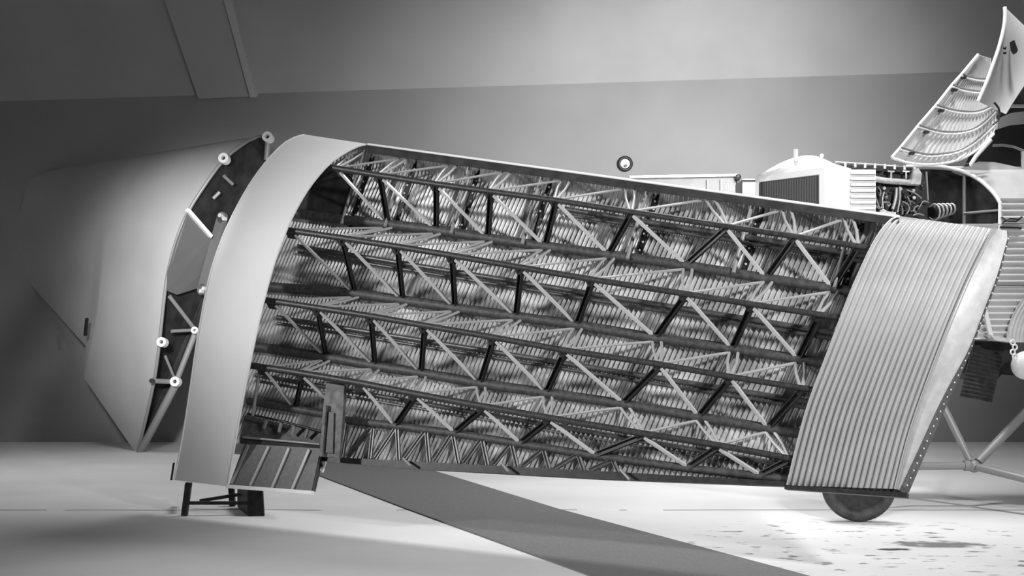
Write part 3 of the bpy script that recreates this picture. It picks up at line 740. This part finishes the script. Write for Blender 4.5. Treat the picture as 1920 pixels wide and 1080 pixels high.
obj('ball_fitting', MB().ball(P(1925, 685, 12.1), .165, 28), 'cream', ap, True, 'round pale spherical fitting')
rows = []
for i in range(10 * 6 + 1):
    t = i / 60; dx = .012 * math.cos(2 * math.pi * i / 6)
    rows.append([P(lerp(1892, 1960, t) + 26 * (1 - s) ** 2 * -1 + 26, lerp(640, 568, s) + 0, 12.15 - .25 * s + dx) if False else P(lerp(1888, 1960, t) + 30 * s * s, lerp(642, 560, s), 12.2 - dx + .05 * s) for s in (0, .2, .4, .6, .8, 1)])
obj('root_fairing', MB().sheet(rows, (0, .02, 0)), 'fus', ap, True, 'corrugated curved fairing')
# cockpit front and cabin behind the open cowl
obj('cabin_front', MB().prism([P(x, y, 13.0) for x, y in [(1800, 330), (1845, 232), (1888, 205), (1905, 130), (2100, 130), (2100, 345), (1920, 330)]], (0, .8, 0)), 'glass_d', ap, False, 'dark windscreen opening')
obj('cabin_hoop', MB().prism([P(x, y, 12.9) for x, y in [(1872, 222), (1895, 212), (1925, 208), (2050, 208), (2050, 232), (1925, 230), (1898, 233), (1870, 242)]], (0, .08, 0)), 'deck', ap)
obj('cabin_rail', MB().bar(P(1888, 199, 12.88), P(2050, 198, 12.88), .03, .05, (0, -1, 0)), 'deck', ap)
obj('cabin_hoop', MB().tube([P(x, y, 12.85) for x, y in [(1862, 273), (1880, 272), (1900, 275), (1922, 284), (1970, 300)]], .016, 8), 'rodg', ap)
obj('cabin_post', MB().bar(P(1917, 284, 12.85), P(1919, 324, 12.85), .03, .03, (0, -1, 0)), 'deck', ap)
obj('cabin_sill', MB().prism([P(x, y, 12.8) for x, y in [(1790, 320), (1835, 303), (1865, 304), (1922, 316), (2050, 330), (2050, 400), (1880, 372), (1850, 345)]], (0, .1, 0)), 'deck', ap)
# open ribbed cowl
YC = 12.5
def sec(pts, d): return [P(x, y, YC + d * math.sin(math.pi * k / (len(pts) - 1))) for k, (x, y) in enumerate(pts)]
def cres(pts, n=45): return [(p.x, p.y) for p in resample(smoothpoly([Vector(q) for q in pts], 2), n)]
secs = [[(1672, 295), (1705, 306), (1745, 309), (1795, 302), (1832, 282), (1864, 250)],
 [(1689, 276), (1727, 288), (1749, 290), (1794, 284), (1827, 267), (1868, 228)],
 [(1723, 234), (1756, 245), (1785, 248), (1816, 244), (1840, 234), (1868, 205)],
 [(1756, 196), (1780, 204), (1800, 208), (1825, 209), (1845, 205), (1868, 192)],
 [(1786, 158), (1800, 164), (1815, 168), (1830, 170), (1845, 170), (1862, 166)],
 [(1804, 138), (1815, 142), (1827, 145), (1838, 147), (1848, 147), (1858, 145)],
 [(1834, 102), (1840, 104), (1846, 106), (1850, 107), (1854, 108), (1858, 110)]]
ns = 20 * 4 + 1
cs = [cres(s, ns) for s in secs]
rows = []
for a in range(len(cs)):
    m_ = 1 if a == len(cs) - 1 else 4
    for s in range(m_):
        t = s / 4
        row = []
        for k in range(ns):
            p = lerp(Vector(cs[a][k]), Vector(cs[min(a + 1, len(cs) - 1)][k]), t)
            ht = (a + t) / 6
            dep = .20 * math.sin(math.pi * k / (ns - 1)) * (1 - .6 * ht)
            cor = .018 * math.cos(2 * math.pi * k / 4) if k > 12 else 0
            row.append(P(p.x, p.y, YC + ht * .25 + dep - cor))
        rows.append(row)
cw = obj('open_cowl', MB().sheet(rows, (.0, .012, 0)), 'cowl', ap, True, 'ribbed corrugated cowl half swung open')
def hs(a): return a / 6 * .25
for a in range(1, 6):
    for off, m_ in ((0, 'white'), (5, 'white')):
        pts = [P(x, y + off, YC + hs(a) + .20 * math.sin(math.pi * k / (ns - 1)) * (1 - .1 * a) - .04) for k, (x, y) in enumerate(cs[a])]
        obj('cowl_rib', MB().tube(pts[::4], .011, 6), m_ if off else 'rib', cw, True)
for a in range(0, 5):
    k = 10; x0, y0 = cs[a][k]; x1, y1 = cs[a + 1][k]
    c = lerp(Vector((x0, y0)), Vector((x1, y1)), .86)
    obj('stiffener', MB().tube([P(x0, y0 - 3, YC + hs(a) + .03), P(c.x, c.y, YC + hs(a) + .05)], .009, 6), 'rodg', cw, True)
    obj('slot', MB().prism([P(c.x - 4, c.y - 2, YC + hs(a) + .0), P(c.x + 6, c.y - 1, YC + hs(a)), P(c.x + 4, c.y + 3, YC + hs(a)), P(c.x - 5, c.y + 2, YC + hs(a))], (0, .05, 0)), 'black', cw)
obj('cowl_edge', MB().tube([P(x, y, YC - .02 + .04 * i) for i, (x, y) in enumerate([c[0] for c in cs])], .018, 8), 'white', cw, True)
obj('cowl_edge', MB().tube([P(x, y + 1, YC - .02) for x, y in cs[0][::5]], .016, 6), 'white', cw, True)
obj('hinge_arm', MB().tube([P(1818, 312, 12.4), P(1830, 293, 12.4), P(1858, 262, 12.4)], .024, 8), 'cream', cw, True)
obj('hinge_arm', MB().tube([P(1793, 302, 12.4), P(1812, 288, 12.4)], .015, 8), 'cream', cw, True)
obj('hinge_pin', MB().ball(P(1814, 309, 12.37), .022, 10), 'black', cw, True)
# smooth upright cowl door
La = [(1834, 190), (1843, 170), (1852, 150), (1863, 118), (1873, 90), (1882, 55), (1885, 30), (1884, 13)]
Ra = [(1886, 214), (1903, 186), (1922, 158), (1940, 132), (1952, 110), (1955, 92), (1948, 75), (1935, 62)]
Ta = [(1884, 13), (1893, 15)]
lc = resample(smoothpoly([Vector(p) for p in La], 2), 24); rc = resample(smoothpoly([Vector(p) for p in Ra], 2), 24)
rows = [[P(*lerp(l, r, u), 12.25 + .10 * math.sin(math.pi * u) + .25 * u) for l, r in zip(lc, rc)] for u in (0, .1, .2, .35, .5, .65, .8, .9, 1)]
cdr = obj('cowl_door', MB().sheet(rows, (.01, .012, 0)), 'cowl', ap, True, 'smooth cowl door standing upright')
obj('door_edge', MB().tube([P(p.x, p.y, 12.23) for p in lc], .022, 8), 'white', cdr, True)
obj('door_slot', MB().prism([P(x, y, 12.26) for x, y in [(1899, 76), (1902, 75), (1909, 94), (1906, 99), (1901, 92)]], (0, .08, 0)), 'black', cdr)
for x, y in ((1884, 90), (1884, 99)):
    obj('door_catch', MB().ball(P(x, y, 12.27), .02, 8), 'black', cdr)
obj('restraint_strap', MB().tube([P(x, y, 12.15) for x, y in [(1864, 192), (1872, 202), (1875, 214), (1871, 226), (1862, 234)]], .012, 6), 'black', ap)
# undercarriage
def uc(x0, y0, Y0, x1, y1, Y1, r, name='undercarriage_strut'):
    return obj(name, MB().tube([P(x0, y0, Y0), P(x1, y1, Y1)], r, 14), 'cream', ap, True)
nd = (1826, 874, 12.2)
obj('undercarriage_strut', MB().tube([P(1708, 638, 12.6), P(1818, 862, 12.22)], .042, 14), 'rodg', ap, True)
obj('undercarriage_strut', MB().tube([P(2058, 634, 12.7), P(1834, 866, 12.2)], .05, 14), 'rodg', ap, True)
obj('undercarriage_strut', MB().tube([P(1990, 915, 11.3), P(1834, 876, 12.1)], .045, 14), 'rodg', ap, True)
obj('axle', MB().tube([P(1612, 902, 11.5), P(1660, 880, 12.0), P(1720, 874, 12.2), P(1816, 873, 12.2)], .045, 14), 'rodg', ap, True)
obj('axle_collar', MB().disc(P(1812, 873, 12.2), (1, 0, 0), .06, .06, 20), 'rodg', ap, True)
obj('strut_joint', MB().ball(P(*nd), .075, 16), 'rodg', ap, True)
# wheel, standing on the floor
cz = .385; cy = 11.22; cx = (1610 - 960) / F * cy; ctr = Vector((cx, cy, cz)); ax = Vector((.12, 1, 0))
tb = MB().torus(ctr, ax, .318, .067, 56, 14)
whl = obj('main_wheel', tb, 'tread', ap, True, 'black rubber tyre on a dark disc wheel')
obj('wheel_disc', MB().disc(ctr, ax, .285, .05, 40), 'engine', whl)
obj('hub', MB().disc(ctr - ax.normalized() * .03, ax, .07, .12, 20), 'plate_d', whl)
